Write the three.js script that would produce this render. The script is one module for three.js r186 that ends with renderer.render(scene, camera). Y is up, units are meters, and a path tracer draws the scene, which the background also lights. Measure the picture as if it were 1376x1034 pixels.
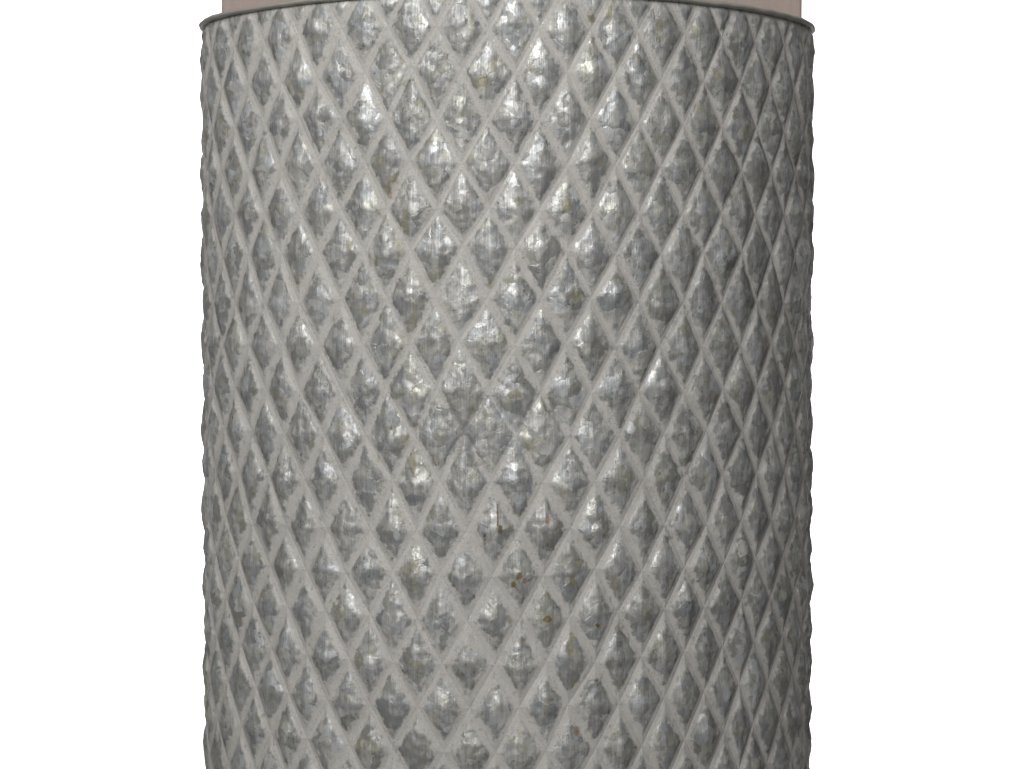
import * as THREE from 'three';
import { RectAreaLightUniformsLib } from 'three/addons/lights/RectAreaLightUniformsLib.js';
import { RoundedBoxGeometry } from 'three/addons/geometries/RoundedBoxGeometry.js';
import { mergeGeometries } from 'three/addons/utils/BufferGeometryUtils.js';

// ---------------------------------------------------------------- camera, light, exposure
const PLINTH = 0.65;                 // top of the plinth that carries the drum
const EYE = PLINTH + 0.33;           // eye height
const scene = new THREE.Scene();
scene.background = new THREE.Color().setRGB(0.075, 0.075, 0.075);   // dim room around the set
const camera = new THREE.PerspectiveCamera(23.106, 1376 / 1034, 0.05, 40);
camera.position.set(0, EYE, 1.1893);
camera.lookAt(new THREE.Vector3(0.00454, EYE - 0.036, 0.1893));
const renderer = new THREE.WebGLRenderer({ antialias: true });
renderer.setSize(1024, 769);
renderer.toneMapping = THREE.LinearToneMapping;
renderer.toneMappingExposure = 1;
renderer.shadowMap.enabled = true;
RectAreaLightUniformsLib.init();

const KEY = { pos: [-0.36, EYE + 0.86, 1.5], aim: [0, EYE + 0.06, 0.12], w: 1.0, h: 0.8, power: 8.0, color: [1, 0.985, 0.965] };
const WASH = { pos: [0, EYE + 0.05, -0.62], aim: [0, EYE - 0.1, -2], w: 0.26, h: 0.5, power: 170, color: [1, 1, 1] };

// ---------------------------------------------------------------- small tools
function hash(i, j, k) {
  let h = Math.imul(i | 0, 374761393) + Math.imul(j | 0, 668265263) + Math.imul(k | 0, 2147483647 ^ 0x5bd1e995);
  h = Math.imul(h ^ (h >>> 13), 1274126177); h ^= h >>> 16;
  h = Math.imul(h, 0x85ebca6b); h ^= h >>> 13;
  return (h >>> 0) / 4294967296;
}
function vnoise(x, y, k) {
  const i = Math.floor(x), j = Math.floor(y); let f = x - i, g = y - j;
  f = f * f * (3 - 2 * f); g = g * g * (3 - 2 * g);
  const a = hash(i, j, k), b = hash(i + 1, j, k), c = hash(i, j + 1, k), d = hash(i + 1, j + 1, k);
  return a + (b - a) * f + (c - a) * g + (a - b - c + d) * f * g;
}
const fbm = (x, y, k) => (vnoise(x, y, k) + 0.5 * vnoise(x * 2.03, y * 2.03, k + 1) + 0.25 * vnoise(x * 4.1, y * 4.1, k + 2)) / 1.75;
const clamp = (x, a = 0, b = 1) => x < a ? a : x > b ? b : x;
const sstep = (a, b, x) => { const t = clamp((x - a) / (b - a)); return t * t * (3 - 2 * t); };
const mix = (a, b, t) => a + (b - a) * t;
const mat = (r, g, b, roughness = 0.9, metalness = 0) => new THREE.MeshStandardMaterial({ color: new THREE.Color().setRGB(r, g, b), roughness, metalness });
function mesh(name, geometry, material, parent) {
  const m = new THREE.Mesh(geometry, material); m.name = name; m.castShadow = m.receiveShadow = true; parent.add(m); return m;
}
function structure(name, geometry, material, label, category) {
  const m = mesh(name, geometry, material, scene); m.userData = { kind: 'structure', label, category }; return m;
}

// ---------------------------------------------------------------- the setting
structure('floor', new THREE.BoxGeometry(5, 0.1, 5), mat(0.35, 0.34, 0.33), 'plain grey floor under the plinth', 'floor').position.set(0, -0.05, -0.4);
structure('wall', new THREE.BoxGeometry(4.4, 2.6, 0.1), mat(0.82, 0.82, 0.82), 'plain white wall on both sides behind the drum', 'wall').position.set(0, 1.3, -2.05);
// pinkish painted panel seen above the drum's rim
{
  const n = 256, d = new Uint8Array(n * n * 4);
  for (let y = 0; y < n; y++) for (let x = 0; x < n; x++) {
    const v = 1 + 0.05 * (fbm(x / 30, y / 30, 5) - 0.5) + 0.05 * (hash(x, y, 8) - 0.5), o = (y * n + x) * 4;
    d[o] = 187 * v; d[o + 1] = 171 * v; d[o + 2] = 163 * v; d[o + 3] = 255;
  }
  const t = new THREE.DataTexture(d, n, n); t.colorSpace = THREE.SRGBColorSpace; t.magFilter = THREE.LinearFilter; t.wrapS = t.wrapT = THREE.RepeatWrapping; t.needsUpdate = true;
  const p = structure('wall_panel', new RoundedBoxGeometry(0.442, 2.0, 0.04, 2, 0.003), new THREE.MeshStandardMaterial({ map: t, roughness: 0.85 }), 'pinkish grey painted panel seen above the rim of the drum', 'panel');
  p.position.set(0.0065, 1.0, -0.27);
}
{
  const p = mesh('plinth', new RoundedBoxGeometry(0.36, PLINTH, 0.25, 3, 0.004), mat(0.45, 0.44, 0.42), scene);
  p.position.set(0.0032, PLINTH / 2, 0.0641); p.rotation.y = 0.05;
  p.userData = { label: 'plain grey plinth under the silvery drum', category: 'plinth' };
}

// ---------------------------------------------------------------- the drum's shape
const R = 0.2, PHI = 0.97, TURN = 0.05;
const TH0 = -0.85355, DTH = 0.0683005, DH = 0.120035, H0 = 0.764027;   // lattice: first crossing, half pitch, row pitch
const HALF = R * DTH, COLS = 72, CIRC = COLS * HALF;
const R2 = (CIRC - 4 * PHI * R) / (2 * (Math.PI - 2 * PHI));           // tighter curve at the two sides
const ZC = (R - R2) * Math.cos(PHI);
const EYEL = 0.33, YRIM = 0.4985, YFOOT = 0.014;
function section(s) {                                                   // outline of the drum by arc length from its front
  s = ((s + CIRC / 2) % CIRC + CIRC) % CIRC - CIRC / 2;
  const g = s < 0 ? -1 : 1; let a = Math.abs(s), x, z, n;
  const a1 = PHI * R, a2 = a1 + (Math.PI - 2 * PHI) * R2;
  if (a <= a1) { n = a / R; x = R * Math.sin(n); z = R * Math.cos(n) - ZC; }
  else if (a <= a2) { n = PHI + (a - a1) / R2; x = (R - R2) * Math.sin(PHI) + R2 * Math.sin(n); z = R2 * Math.cos(n); }
  else { n = Math.PI - PHI + (a - a2) / R; x = R * Math.sin(n); z = R * Math.cos(n) + ZC; }
  return [g * x, z, g * Math.sin(n), Math.cos(n)];
}
// where each crossing of the hand-made lattice sits, in tenths of a millimetre off the regular grid (along, up), row by row
const OFF = [
  [0, -15, -7, -8, -14, 2, -10, 14, -5, 1, -15, -5, -14, -29, -19, -17, -14, -14, -22, -16, -5, -4, -20, -10, -22, -4, -7, 6],
  [-1, -1, -9, -9, -25, -7, -6, 7, -9, 32, -15, -1, -4, -2, -5, -5, -13, -10, -17, -24, -16, -14, -11, 0, -16, 2, -18, 0],
  [0, 16, -2, 24, -16, 34, -12, 13, -7, -2, -10, -11, -20, -14, -17, -14, -14, -3, -13, -14, -12, -15, -18, -14, -8, -2, -3, -3],
  [-5, 6, -12, 6, -11, 14, 0, 10, -26, 17, -18, 0, -11, -8, -5, -12, -12, -1, -15, -6, -14, -9, 2, -3, 0, 5, 4, 15],
  [-5, 17, -7, 7, -11, 4, -15, 10, -16, 11, -8, 0, -5, 5, -17, -8, -7, -12, -13, -14, -18, -15, -16, -7, -16, -4, 2, 8],
  [-10, 25, -11, 18, -22, 20, -10, 22, -21, 26, -13, 50, -11, 30, -5, 24, -5, 7, -14, 10, -12, 27, 4, 27, 4, 26, 9, 33],
  [-3, -14, -15, -15, -23, -10, -17, 9, -17, 15, -23, 14, -16, 13, -4, 7, -13, 7, -12, -6, -9, -12, -14, -11, -1, -3, 6, -15],
  [-15, 4, -6, 7, -17, 2, -26, 3, -25, 11, -33, 25, -11, -2, -11, 11, -11, -3, -21, -5, -19, -14, -3, -10, 8, 1, -2, 5],
  [-16, -2, -8, -2, -17, -9, -19, -4, -26, 13, -17, 15, -12, 3, -10, -11, -6, -6, -11, -10, -7, -15, -2, 0, 2, -1, 19, 5],
  [8, 0, 0, -10, 5, 6, -6, -1, 1, -2, -8, 20, -5, 7, 16, 5, 18, 0, 11, 7, 17, 12, 20, 8, 25, 3, 21, -10],
  [24, 4, 18, -2, 15, -9, 9, -11, 15, 4, 2, 9, 7, 4, 3, -3, 15, -1, 20, 4, 2, 1, 0, 8, 5, 0, 24, -12],
  [14, -46, 15, -27, 19, -24, 21, -25, 9, -23, 11, -18, 14, -11, 16, -8, 19, -3, 12, -8, 19, -23, 13, -14, 16, -36, 27, -46],
  [19, -14, 24, -23, 20, -23, 7, -26, 13, 1, 1, -5, 6, -21, 9, -16, 15, 16, 13, -9, 4, -4, 12, 2, -4, -6, 19, 0],
  [21, -5, 22, 2, 16, -3, 20, -6, 15, -13, 11, -20, 20, -6, 9, 2, 5, 18, 14, 15, 3, 8, 15, 23, 6, 1, 14, 3],
  [26, -5, 31, 1, 26, -12, 28, -9, 12, -6, 13, -8, 25, -10, 23, 7, 16, -9, 7, 9, 5, 15, 4, 15, -12, 13, 9, 17],
  [35, 9, 28, 8, 22, -4, 18, -8, 14, -5, 23, -3, 14, 4, 3, 12, 13, 4, 15, 16, 5, 23, -3, 32, -16, 10, 2, 15],
  [34, 4, 27, 9, 24, 10, 26, 6, 17, 0, 26, 1, 25, 0, 23, 9, 23, 17, 15, 5, 7, 12, 16, 25, -20, 25, -16, 22],
];
const NR = 17, NC = 28, GX = new Float32Array(NR * NC), GY = new Float32Array(NR * NC);
for (let r = 0; r < NR; r++) for (let c = 0; c < NC; c++) if ((c + r) % 2 === 0) { const k = c >> 1; GX[r * NC + c] = OFF[r][2 * k] * 1e-4; GY[r * NC + c] = OFF[r][2 * k + 1] * 1e-4; }
for (let r = 0; r < NR; r++) for (let c = 0; c < NC; c++) if ((c + r) % 2) {
  let n = 0, x = 0, y = 0;
  for (const [a, b] of [[0, 1], [0, -1], [1, 0], [-1, 0]]) { const rr = r + a, cc = c + b; if (rr >= 0 && rr < NR && cc >= 0 && cc < NC) { n++; x += GX[rr * NC + cc]; y += GY[rr * NC + cc]; } }
  GX[r * NC + c] = x / n; GY[r * NC + c] = y / n;
}
const OUT = [0, 0];
function offset(c, r) {
  let fade = 1;
  if (c < 0) fade = clamp(1 + c / 6); else if (c > NC - 1) fade = clamp(1 - (c - NC + 1) / 6);
  const cc = clamp(c, 0, NC - 1.001), rr = clamp(r, 0, NR - 1.001), i = Math.floor(cc), j = Math.floor(rr), f = cc - i, g = rr - j, o = j * NC + i;
  const w0 = (1 - f) * (1 - g) * fade, w1 = f * (1 - g) * fade, w2 = (1 - f) * g * fade, w3 = f * g * fade;
  OUT[0] = GX[o] * w0 + GX[o + 1] * w1 + GX[o + NC] * w2 + GX[o + NC + 1] * w3;
  OUT[1] = GY[o] * w0 + GY[o + 1] * w1 + GY[o + NC] * w2 + GY[o + NC + 1] * w3;
}
function toSurface(c, r) { offset(c, r); return [R * (TH0 + c * DTH - TURN) + OUT[0], EYEL + R * (H0 - r * DH) + OUT[1]]; }
function toLattice(s, y) {
  let c = ((s / R + TURN) - TH0) / DTH, r = (H0 - (y - EYEL) / R) / DH; const c0 = c, r0 = r;
  for (let k = 0; k < 2; k++) { offset(c, r); c = c0 - OUT[0] / HALF; r = r0 + OUT[1] / (R * DH); }
  return [c, r];
}
const SPAN = 2 * HALF * R * DH / Math.hypot(HALF, R * DH);             // between parallel grooves
// the worn patch in the middle where the pressing is shallow
const worn = (s, y) => Math.exp(-(((s + 0.017) / 0.036) ** 2) - (((y - 0.272) / 0.02) ** 2));
// half width of the painted groove, metres
const grooveHalf = (s, y) => (2.15 + 0.85 * sstep(0.30, 0.20, y) + 0.75 * sstep(-0.06, -0.12, s) * sstep(0.16, 0.3, y) + 0.9 * (vnoise(s * 40 + 9, y * 40, 3) - 0.5)) * 1e-3 * (1 - 0.45 * worn(s, y));
const place = (s, y, h) => { const [x, z, nx, nz] = section(s); return [x + nx * h, y, z + nz * h]; };

// ---------------------------------------------------------------- drum surface: zinc crystals, pale paint in the grooves, stains
const TS = 2048, U0 = -0.25, UW = 0.5, VH = 0.512;
const STAINS = [   // [along, above eye level, half width, half height] in mm, from the front; kind
  ...[[-1.8, -112.2, 1.5, 2.4], [-3, -105.5, 0.6, 5.6], [8.3, -135.9, 1.8, 2.3], [5.2, -141, 1.4, 2], [23, -159.8, 2.1, 1.7], [49.6, -163.8, 1.3, 1.3]].map(a => [...a, 0]),
  ...[[-54.3, 35.8, 2, 5.6], [-59.6, 68.4, 3.2, 6.4], [-8.3, 61.6, 3.6, 3.2], [8.1, 60.8, 2, 2.8], [46.1, 156.6, 2.2, 5.6], [56.4, 160.9, 1.6, 7.2], [84.8, 154.6, 2, 4.8], [-51.8, 49.5, 2.4, 7.2], [38.9, 10.2, 2.8, 3.2], [-6.4, 18, 3.6, 2.8], [-52.3, -10.2, 2.4, 4.8], [-52.1, -66.6, 2.4, 4], [35, -175.1, 2, 4], [36.2, -170, 1.4, 3], [161.9, -180.7, 1.6, 4], [159.4, -133, 1.6, 3.2], [-84.4, 38.2, 1.6, 3.2], [-10.2, 122.9, 4, 3.2], [36.2, -139.5, 2, 4], [32.9, 59, 2.4, 4], [145, 100.6, 3.2, 4.8], [121.9, 131.3, 2.4, 4.8], [5.3, -40.7, 3.2, 2.4], [-48.4, -76.4, 2.2, 5.6]].map(a => [...a, 1]),
  ...[[39, -219.8, 2, 2], [23, -107.6, 1.6, 3.2], [-61.3, 64.5, 1.2, 2.4], [11.1, -139.1, 1.2, 1.6], [203.4, -118, 0.8, 3.2], [165, -114.6, 1.2, 2], [137.5, -203.5, 1.6, 2.4]].map(a => [...a, 2]),
].map(a => [a[0] * 1e-3 - TURN * R, EYEL + a[1] * 1e-3, a[2] * 1e-3, a[3] * 1e-3, a[4]]);
const STAIN_RGB = [[0.17, 0.125, 0.05], [0.28, 0.26, 0.17], [0.29, 0.22, 0.16]];
const cm = new Uint8Array(TS * TS * 4), rm = new Uint8Array(TS * TS * 4), bm = new Uint8Array(TS * TS * 4);
const toS = v => 255 * (v <= 0.0031308 ? 12.92 * v : 1.055 * Math.pow(v, 1 / 2.4) - 0.055);
const W = { id: 0, dx: 0, dy: 0, edge: 0 };
function crystals(x, y, k) {                                            // nearest and second nearest crystal seed
  const i = Math.floor(x), j = Math.floor(y); let d1 = 9, d2 = 9, bi = 0, bj = 0, bx = 0, by = 0;
  for (let b = -1; b < 2; b++) for (let a = -1; a < 2; a++) {
    const px = i + a + hash(i + a, j + b, k), py = j + b + hash(i + a, j + b, k + 50), ex = x - px, ey = y - py, d = ex * ex + ey * ey;
    if (d < d1) { d2 = d1; d1 = d; bi = i + a; bj = j + b; bx = ex; by = ey; } else if (d < d2) d2 = d;
  }
  W.i = bi; W.j = bj; W.dx = bx; W.dy = by; W.edge = Math.sqrt(d2) - Math.sqrt(d1);
}
const LIST = [];
for (let py = 0; py < TS; py++) {
  const y = (py + 0.5) / TS * VH, ym = y * 1000;
  LIST.length = 0; for (const t of STAINS) if (Math.abs(y - t[1]) < t[3] * 1.8) LIST.push(t);
  for (let px = 0; px < TS; px++) {
    const s = U0 + (px + 0.5) / TS * UW, xm = s * 1000;
    const L = toLattice(s, y), u = (L[0] + L[1]) / 2, v = (L[0] - L[1]) / 2;
    const du = Math.abs(u - Math.round(u)) * SPAN, dv = Math.abs(v - Math.round(v)) * SPAN;
    const k = 0.003, q = Math.max(k - Math.abs(du - dv), 0) / k, d = Math.min(du, dv) - q * q * k * 0.25;
    const n1 = fbm(xm / 3.2, ym / 3.2, 11), n2 = vnoise(xm / 0.7, ym / 0.9, 14), grit = hash(px, py, 2), big = fbm(xm / 34, ym / 34, 21);
    const streak = vnoise(xm / 0.42, ym / 7, 31), streak2 = vnoise(xm / 0.9, ym / 16, 33);
    const wo = worn(s, y);
    const edge = grooveHalf(s, y) + (n1 - 0.46) * 0.0046 + (vnoise(xm / 9 + 7, ym / 11, 17) - 0.5) * 0.0024 + (n2 - 0.5) * 0.0007 + 0.0001 - wo * 0.0032;
    let paint = sstep(0.0009, -0.0008, d - edge);
    // scuffs where the paint is thin and metal shows through
    const scuff = sstep(0.64, 0.80, fbm(xm / 1.5 + 40, ym / 3.1, 41) + 0.15 * (n2 - 0.5) + wo * 0.16);
    paint *= 1 - 0.6 * scuff;
    // zinc: large crystals, some broken into small ones
    const wx = (fbm(xm / 2.4, ym / 2.4, 51) - 0.5) * 3.4, wy = (fbm(xm / 2.4 + 60, ym / 2.4, 54) - 0.5) * 3.4;
    crystals((xm + wx) / 6.2, (ym + wy) / 7.4, 60);
    let t = hash(W.i, W.j, 70), hue = hash(W.i, W.j, 71), tx = hash(W.i, W.j, 72) - 0.5, ty = hash(W.i, W.j, 73) - 0.5;
    let tilt = (tx * W.dx + ty * W.dy) * 1.15, e1 = W.edge;
    crystals((xm + wx * 0.7) / 2.7 + 31, (ym + wy * 0.7) / 3.1 + 17, 80);
    const t2 = hash(W.i, W.j, 90), pick = vnoise(xm / 8 + 4, ym / 8, 92);
    if (hash(W.i, W.j, 91) < 0.25 + 0.75 * sstep(0.4, 0.7, pick)) { t = mix(t, t2, 0.55); hue = mix(hue, hash(W.i, W.j, 93), 0.5); tilt = tilt * 0.5 + ((hash(W.i, W.j, 94) - 0.5) * W.dx + (hash(W.i, W.j, 95) - 0.5) * W.dy) * 0.5; e1 = Math.min(e1, W.edge); }
    t = clamp(t + (big - 0.5) * 0.6 + (n1 - 0.5) * 0.25 + (streak - 0.5) * 0.34 + (streak2 - 0.5) * 0.24);
    let g = mix(0.29, 0.68, t * t * 0.5 + t * 0.5) * (1 + (grit - 0.5) * 0.10);
    let cr = g, cg = g * 1.005, cb = g * 0.985;
    if (hue > 0.72) { cr *= 0.97; cb *= 1.04; } else if (hue < 0.3) { cb *= 0.94; }
    // fine dark pits and scratches
    const pit = sstep(0.80, 0.9, vnoise(xm / 0.6, ym / 1.1, 97)) * sstep(0.52, 0.7, vnoise(xm / 9, ym / 9, 98));
    cr *= 1 - 0.45 * pit; cg *= 1 - 0.45 * pit; cb *= 1 - 0.5 * pit;
    let rough = mix(0.64, 0.47, t) + (n2 - 0.5) * 0.12, metal = 0.5;
    // olive tarnish lying in blotches of its own
    const tar = sstep(0.69, 0.78, fbm(xm / 7 + 90, ym / 9, 101) + 0.1 * (n2 - 0.5)) * 0.5;
    let st = tar, col = STAIN_RGB[1];
    for (const z of LIST) {
      const ex = (s - z[0]) / z[2], ey = (y - z[1]) / z[3], rr = Math.sqrt(ex * ex + ey * ey) + (n1 - 0.5) * 1.1 + (n2 - 0.5) * 0.3, m = sstep(1.12, 0.86, rr) * (z[4] === 1 ? 0.7 : 0.9);
      if (m > st) { st = m; col = STAIN_RGB[z[4]]; }
    }
    const sv = 0.8 + 0.4 * n2;
    cr = mix(cr, col[0] * sv, st); cg = mix(cg, col[1] * sv, st); cb = mix(cb, col[2] * sv, st); rough = mix(rough, 0.5, st); metal = mix(metal, 0.1, st);
    // paint
    const pv = 0.515 * (1 + (big - 0.5) * 0.16 + (n1 - 0.5) * 0.14 + (grit - 0.5) * 0.13 + (n2 - 0.5) * 0.10 - 0.35 * sstep(0.86, 0.94, hash(px >> 1, py >> 1, 7)) * sstep(0.4, 0.7, n1));
    const pst = paint * (1 - (col !== STAIN_RGB[1] ? st * 0.8 : st * 0.25));
    cr = mix(cr, pv * 1.01, pst); cg = mix(cg, pv * 0.985, pst); cb = mix(cb, pv * 0.935, pst);
    rough = mix(rough, 0.72, pst); metal = mix(metal, 0.0, pst);
    const o = (py * TS + px) * 4;
    cm[o] = toS(clamp(cr)); cm[o + 1] = toS(clamp(cg)); cm[o + 2] = toS(clamp(cb)); cm[o + 3] = 255;
    rm[o] = 255; rm[o + 1] = 255 * clamp(rough); rm[o + 2] = 255 * clamp(metal); rm[o + 3] = 255;
    const bh = mix(0.5 + tilt * 0.42 * sstep(0, 0.22, e1) + (streak - 0.5) * 0.06 - pit * 0.05 + sstep(0, 0.06, e1) * 0.02, 0.55 + (n2 - 0.5) * 0.05 + (n1 - 0.5) * 0.16 + (grit - 0.5) * 0.02, pst);
    bm[o] = bm[o + 1] = bm[o + 2] = 255 * clamp(bh); bm[o + 3] = 255;
  }
}
function dataTexture(d, srgb) {
  const t = new THREE.DataTexture(d, TS, TS); if (srgb) t.colorSpace = THREE.SRGBColorSpace;
  t.magFilter = THREE.LinearFilter; t.wrapS = THREE.MirroredRepeatWrapping; t.wrapT = THREE.ClampToEdgeWrapping; t.needsUpdate = true; return t;
}
const rmt = dataTexture(rm);
const zinc = new THREE.MeshStandardMaterial({ map: dataTexture(cm, true), roughness: 1, metalness: 1, roughnessMap: rmt, metalnessMap: rmt, bumpMap: dataTexture(bm), bumpScale: 0.0011 });

// ---------------------------------------------------------------- the drum
const drum = new THREE.Group(); drum.name = 'embossed_drum';
drum.position.set(Math.sin(TURN) * ZC, PLINTH, Math.cos(TURN) * ZC); drum.rotation.y = TURN;
drum.userData = { label: 'silvery galvanised metal drum embossed with raised diamonds and pale painted grooves', category: 'drum' };
scene.add(drum);

class Sheet {                                                           // vertices on the drum's skin
  constructor() { this.p = []; this.uv = []; this.ix = []; }
  add(s, y, h) { const [a, b, c] = place(s, y, h); this.p.push(a, b, c); this.uv.push((s - U0) / UW, y / VH); return this.p.length / 3 - 1; }
  geometry() {
    const g = new THREE.BufferGeometry();
    g.setAttribute('position', new THREE.Float32BufferAttribute(this.p, 3)); g.setAttribute('uv', new THREE.Float32BufferAttribute(this.uv, 2));
    g.setIndex(this.ix); g.computeVertexNormals(); return g;
  }
}
function skin(c, r) { const [s, y] = toSurface(c, r); return [s, clamp(y, YFOOT, YRIM)]; }
const cells = [];
for (let r0 = -2; r0 <= 21; r0++) for (let c0 = -22; c0 < 50; c0++) if (Math.abs(c0 + r0) % 2 === 1) {
  const top = toSurface(c0, r0 - 1)[1], bottom = toSurface(c0, r0 + 1)[1];
  if (bottom > YRIM - 0.004 || top < YFOOT + 0.004) continue;
  cells.push([c0, r0]);
}
// groove lattice: four mitred strips round each diamond, from the bottom of the groove to the foot of the diamond
const lattice = new Sheet(), NS = 12, NT = 4;
const cellPoint = (c0, r0, p, q) => skin(c0 + p - q, r0 + p + q - 1);
// relief of the pressed sheet: a sharp V groove along the lattice, rising into a low four-sided pyramid
function relief(c0, r0, p, q, s, y) {
  const rnd = k => hash(c0 + 100, r0 + 100, k) - 0.5, wo = worn(s, y);
  const a = p - q, b = p + q - 1, d = Math.min(p, q, 1 - p, 1 - q) * SPAN;
  const e = 0.10 + 0.07 * rnd(4), ax = 0.2 * rnd(2), ay = 0.2 * rnd(3);
  const A = Math.sqrt((a - ax * (1 - Math.abs(a))) ** 2 + e * e) - e * 0.5, f = e * 0.45, B = Math.sqrt((b - ay * (1 - Math.abs(b))) ** 2 + f * f) - f * 0.5;
  const H = (0.0025 + 0.0011 * rnd(1)) * (1 - 0.5 * wo), gh = grooveHalf(s, y) * 0.9, m = Math.max(0, 1 - (A + B) / (1 - 2 * gh / SPAN));
  const flank = (0.00045 + 0.0003 * sstep(0.28, 0.2, y)) * (1 - Math.exp(-d / (0.0018 + 0.0008 * sstep(0.3, 0.2, y)))) * (0.75 + 0.5 * vnoise(s * 60, y * 60, 122)) * (1 - 0.7 * wo);
  const far = sstep(gh, gh + 0.003, d);
  const h = flank + H * m + 0.0002 * sstep(gh - 0.0003, gh + 0.0009, d) + 0.0005 * (fbm(s * 230, y * 230, 120) - 0.5) + far * (0.0016 * (fbm(s * 120, y * 105, 131) - 0.5) + 0.0005 * (vnoise(s * 480, y * 380, 133) - 0.5));
  return mix(-0.0008, h - 0.0006, sstep(YRIM + 0.001, YRIM - 0.005, y) * sstep(YFOOT, YFOOT + 0.005, y));
}
for (const [c0, r0] of cells) {
  const m = toSurface(c0, r0), del = grooveHalf(m[0], m[1]) / SPAN;
  for (let side = 0; side < 4; side++) {
    const grid = [];
    for (let j = 0; j <= NT; j++) for (let i = 0; i <= NS; i++) {
      const t = j / NT, w = t * del, a = w + (1 - 2 * w) * i / NS;
      const [p, q] = side === 0 ? [a, w] : side === 1 ? [1 - w, a] : side === 2 ? [1 - a, 1 - w] : [w, 1 - a];
      const [s, y] = cellPoint(c0, r0, p, q);
      grid.push(lattice.add(s, y, relief(c0, r0, p, q, s, y)));
    }
    for (let j = 0; j < NT; j++) for (let i = 0; i < NS; i++) { const a = grid[j * (NS + 1) + i], b = a + 1, c = a + NS + 1, d = c + 1; lattice.ix.push(a, c, b, b, c, d); }
  }
}
mesh('groove_lattice', lattice.geometry(), zinc, drum);
// one raised diamond
const ND = 18;
function diamond(c0, r0) {
  const sh = new Sheet(), m = toSurface(c0, r0), gh = grooveHalf(m[0], m[1]), del = gh / SPAN * 0.86;
  for (let j = 0; j <= ND; j++) for (let i = 0; i <= ND; i++) {
    const p = del + (1 - 2 * del) * i / ND, q = del + (1 - 2 * del) * j / ND;
    const [s, y] = cellPoint(c0, r0, p, q), rim = i === 0 || j === 0 || i === ND || j === ND;
    sh.add(s, y, relief(c0, r0, p, q, s, y) - (rim ? 0.0002 : 0));
  }
  const n = ND + 1;
  for (let j = 0; j < ND; j++) for (let i = 0; i < ND; i++) { const a = j * n + i, b = a + 1, c = a + n, d = c + 1; sh.ix.push(a, c, b, b, c, d); }
  return sh.geometry();
}
// the 300 that show largest stand as parts of their own, the rest round the back and below the frame together
const ranked = cells.map(([c0, r0]) => {
  const [s, y] = skin(c0, r0), [x, z, nx, nz] = section(s);
  const f = nx * (-x) + nz * (1.125 - z), out = Math.max(0, Math.abs(y - 0.285) - 0.225) * 40;
  return { c0, r0, score: f - out };
}).sort((a, b) => b.score - a.score);
const rest = [];
ranked.forEach(({ c0, r0 }, i) => { if (i < 300) mesh('diamond', diamond(c0, r0), zinc, drum); else rest.push(diamond(c0, r0)); });
mesh('back_diamonds', mergeGeometries(rest), zinc, drum).userData.kind = 'stuff';
// bands swept along the outline: profile points are [out, y]
function sweep(profile, closed, wob = 0) {
  const n = 360, pos = [], uv = [], ix = [], m = profile.length;
  for (let i = 0; i <= n; i++) {
    const s = -CIRC / 2 + CIRC * (i % n) / n, w = wob * (fbm(i * 0.35, 3, 140) - 0.5), [x, z, nx, nz] = section(s);
    profile.forEach(([o, y], k) => { pos.push(x + nx * (o + w), y + w * 0.6, z + nz * (o + w)); uv.push((s - U0) / UW, y / VH + o); });
  }
  for (let i = 0; i < n; i++) for (let k = 0; k < m - (closed ? 0 : 1); k++) {
    const a = i * m + k, b = i * m + (k + 1) % m, c = a + m, d = b + m; ix.push(a, c, b, b, c, d);
  }
  const g = new THREE.BufferGeometry(); g.setAttribute('position', new THREE.Float32BufferAttribute(pos, 3)); g.setAttribute('uv', new THREE.Float32BufferAttribute(uv, 2)); g.setIndex(ix); g.computeVertexNormals(); return g;
}
const bare = mat(0.42, 0.41, 0.37, 0.6, 0.25);
const ring = (cx, cy, rx, ry, n) => Array.from({ length: n }, (_, i) => [cx + rx * Math.cos(-i / n * Math.PI * 2), cy + ry * Math.sin(-i / n * Math.PI * 2)]);
mesh('rim', sweep(ring(0.0, 0.4997, 0.0022, 0.0015, 12), true, 0.0010), bare, drum);
mesh('inner_wall', sweep([[-0.0025, 0.4995], [-0.0025, 0.006]], false), bare, drum);
mesh('foot_band', sweep([[-0.003, 0.0], [0.0015, 0.0], [0.0022, 0.002], [0.0022, 0.0125], [0.0008, 0.0145], [-0.003, 0.0145]], true), bare, drum);
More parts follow.
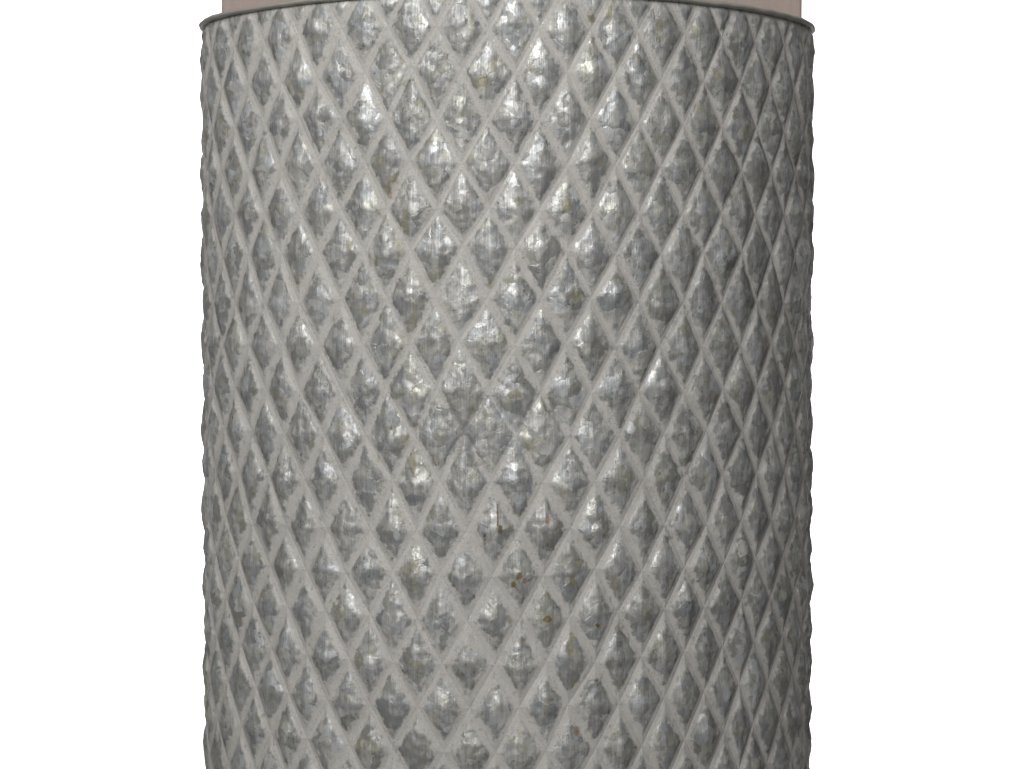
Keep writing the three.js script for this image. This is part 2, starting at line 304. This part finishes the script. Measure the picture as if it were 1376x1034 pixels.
{
  const shape = new THREE.Shape(); for (let i = 0; i < 120; i++) { const [x, z, nx, nz] = section(-CIRC / 2 + CIRC * i / 120); shape[i ? 'lineTo' : 'moveTo'](x - nx * 0.0028, z - nz * 0.0028); }
  const g = new THREE.ExtrudeGeometry(shape, { depth: 0.004, bevelEnabled: false }); g.rotateX(Math.PI / 2); g.scale(1, 1, 1); g.translate(0, 0.006, 0);
  mesh('bottom', g, bare, drum);
}

// ---------------------------------------------------------------- lamps, outside the frame
function lamp(name, cfg, label) {
  const o = new THREE.Group(); o.name = name; o.position.set(cfg.pos[0], 0, cfg.pos[2]); scene.add(o);
  o.userData = { label, category: 'lamp' };
  const black = mat(0.03, 0.03, 0.03, 0.6), dir = new THREE.Vector3(...cfg.aim).sub(new THREE.Vector3(...cfg.pos)).normalize();
  const back = new THREE.Vector3(0, cfg.pos[1], 0).addScaledVector(dir, -0.09);
  const head = mesh('housing', new RoundedBoxGeometry(cfg.w + 0.03, cfg.h + 0.03, 0.1, 2, 0.01), black, o);
  head.position.copy(new THREE.Vector3(0, cfg.pos[1], 0).addScaledVector(dir, -0.055)); head.lookAt(head.position.clone().add(o.position).add(dir));
  const face = mesh('diffuser', new THREE.BoxGeometry(cfg.w, cfg.h, 0.006), new THREE.MeshStandardMaterial({ color: 0xffffff, emissive: new THREE.Color().setRGB(...cfg.color), emissiveIntensity: 1 }), head);
  face.position.z = 0.052;
  mesh('pole', new THREE.CylinderGeometry(0.012, 0.014, back.y, 16), black, o).position.set(back.x, back.y / 2, back.z);
  mesh('base', new THREE.CylinderGeometry(0.16, 0.17, 0.025, 40), black, o).position.set(back.x, 0.0125, back.z);
  const l = new THREE.RectAreaLight(new THREE.Color().setRGB(...cfg.color), cfg.power, cfg.w, cfg.h);
  l.name = name + '_light'; l.castShadow = true; l.position.set(0, cfg.pos[1], 0).addScaledVector(dir, 0.006); o.add(l);
  o.updateMatrixWorld(true); l.lookAt(l.getWorldPosition(new THREE.Vector3()).add(dir.clone()));
  return o;
}
lamp('softbox_lamp', KEY, 'black softbox lamp on a pole in front of the drum');
lamp('background_lamp', WASH, 'black background lamp behind the panel facing the white wall');

renderer.render(scene, camera);
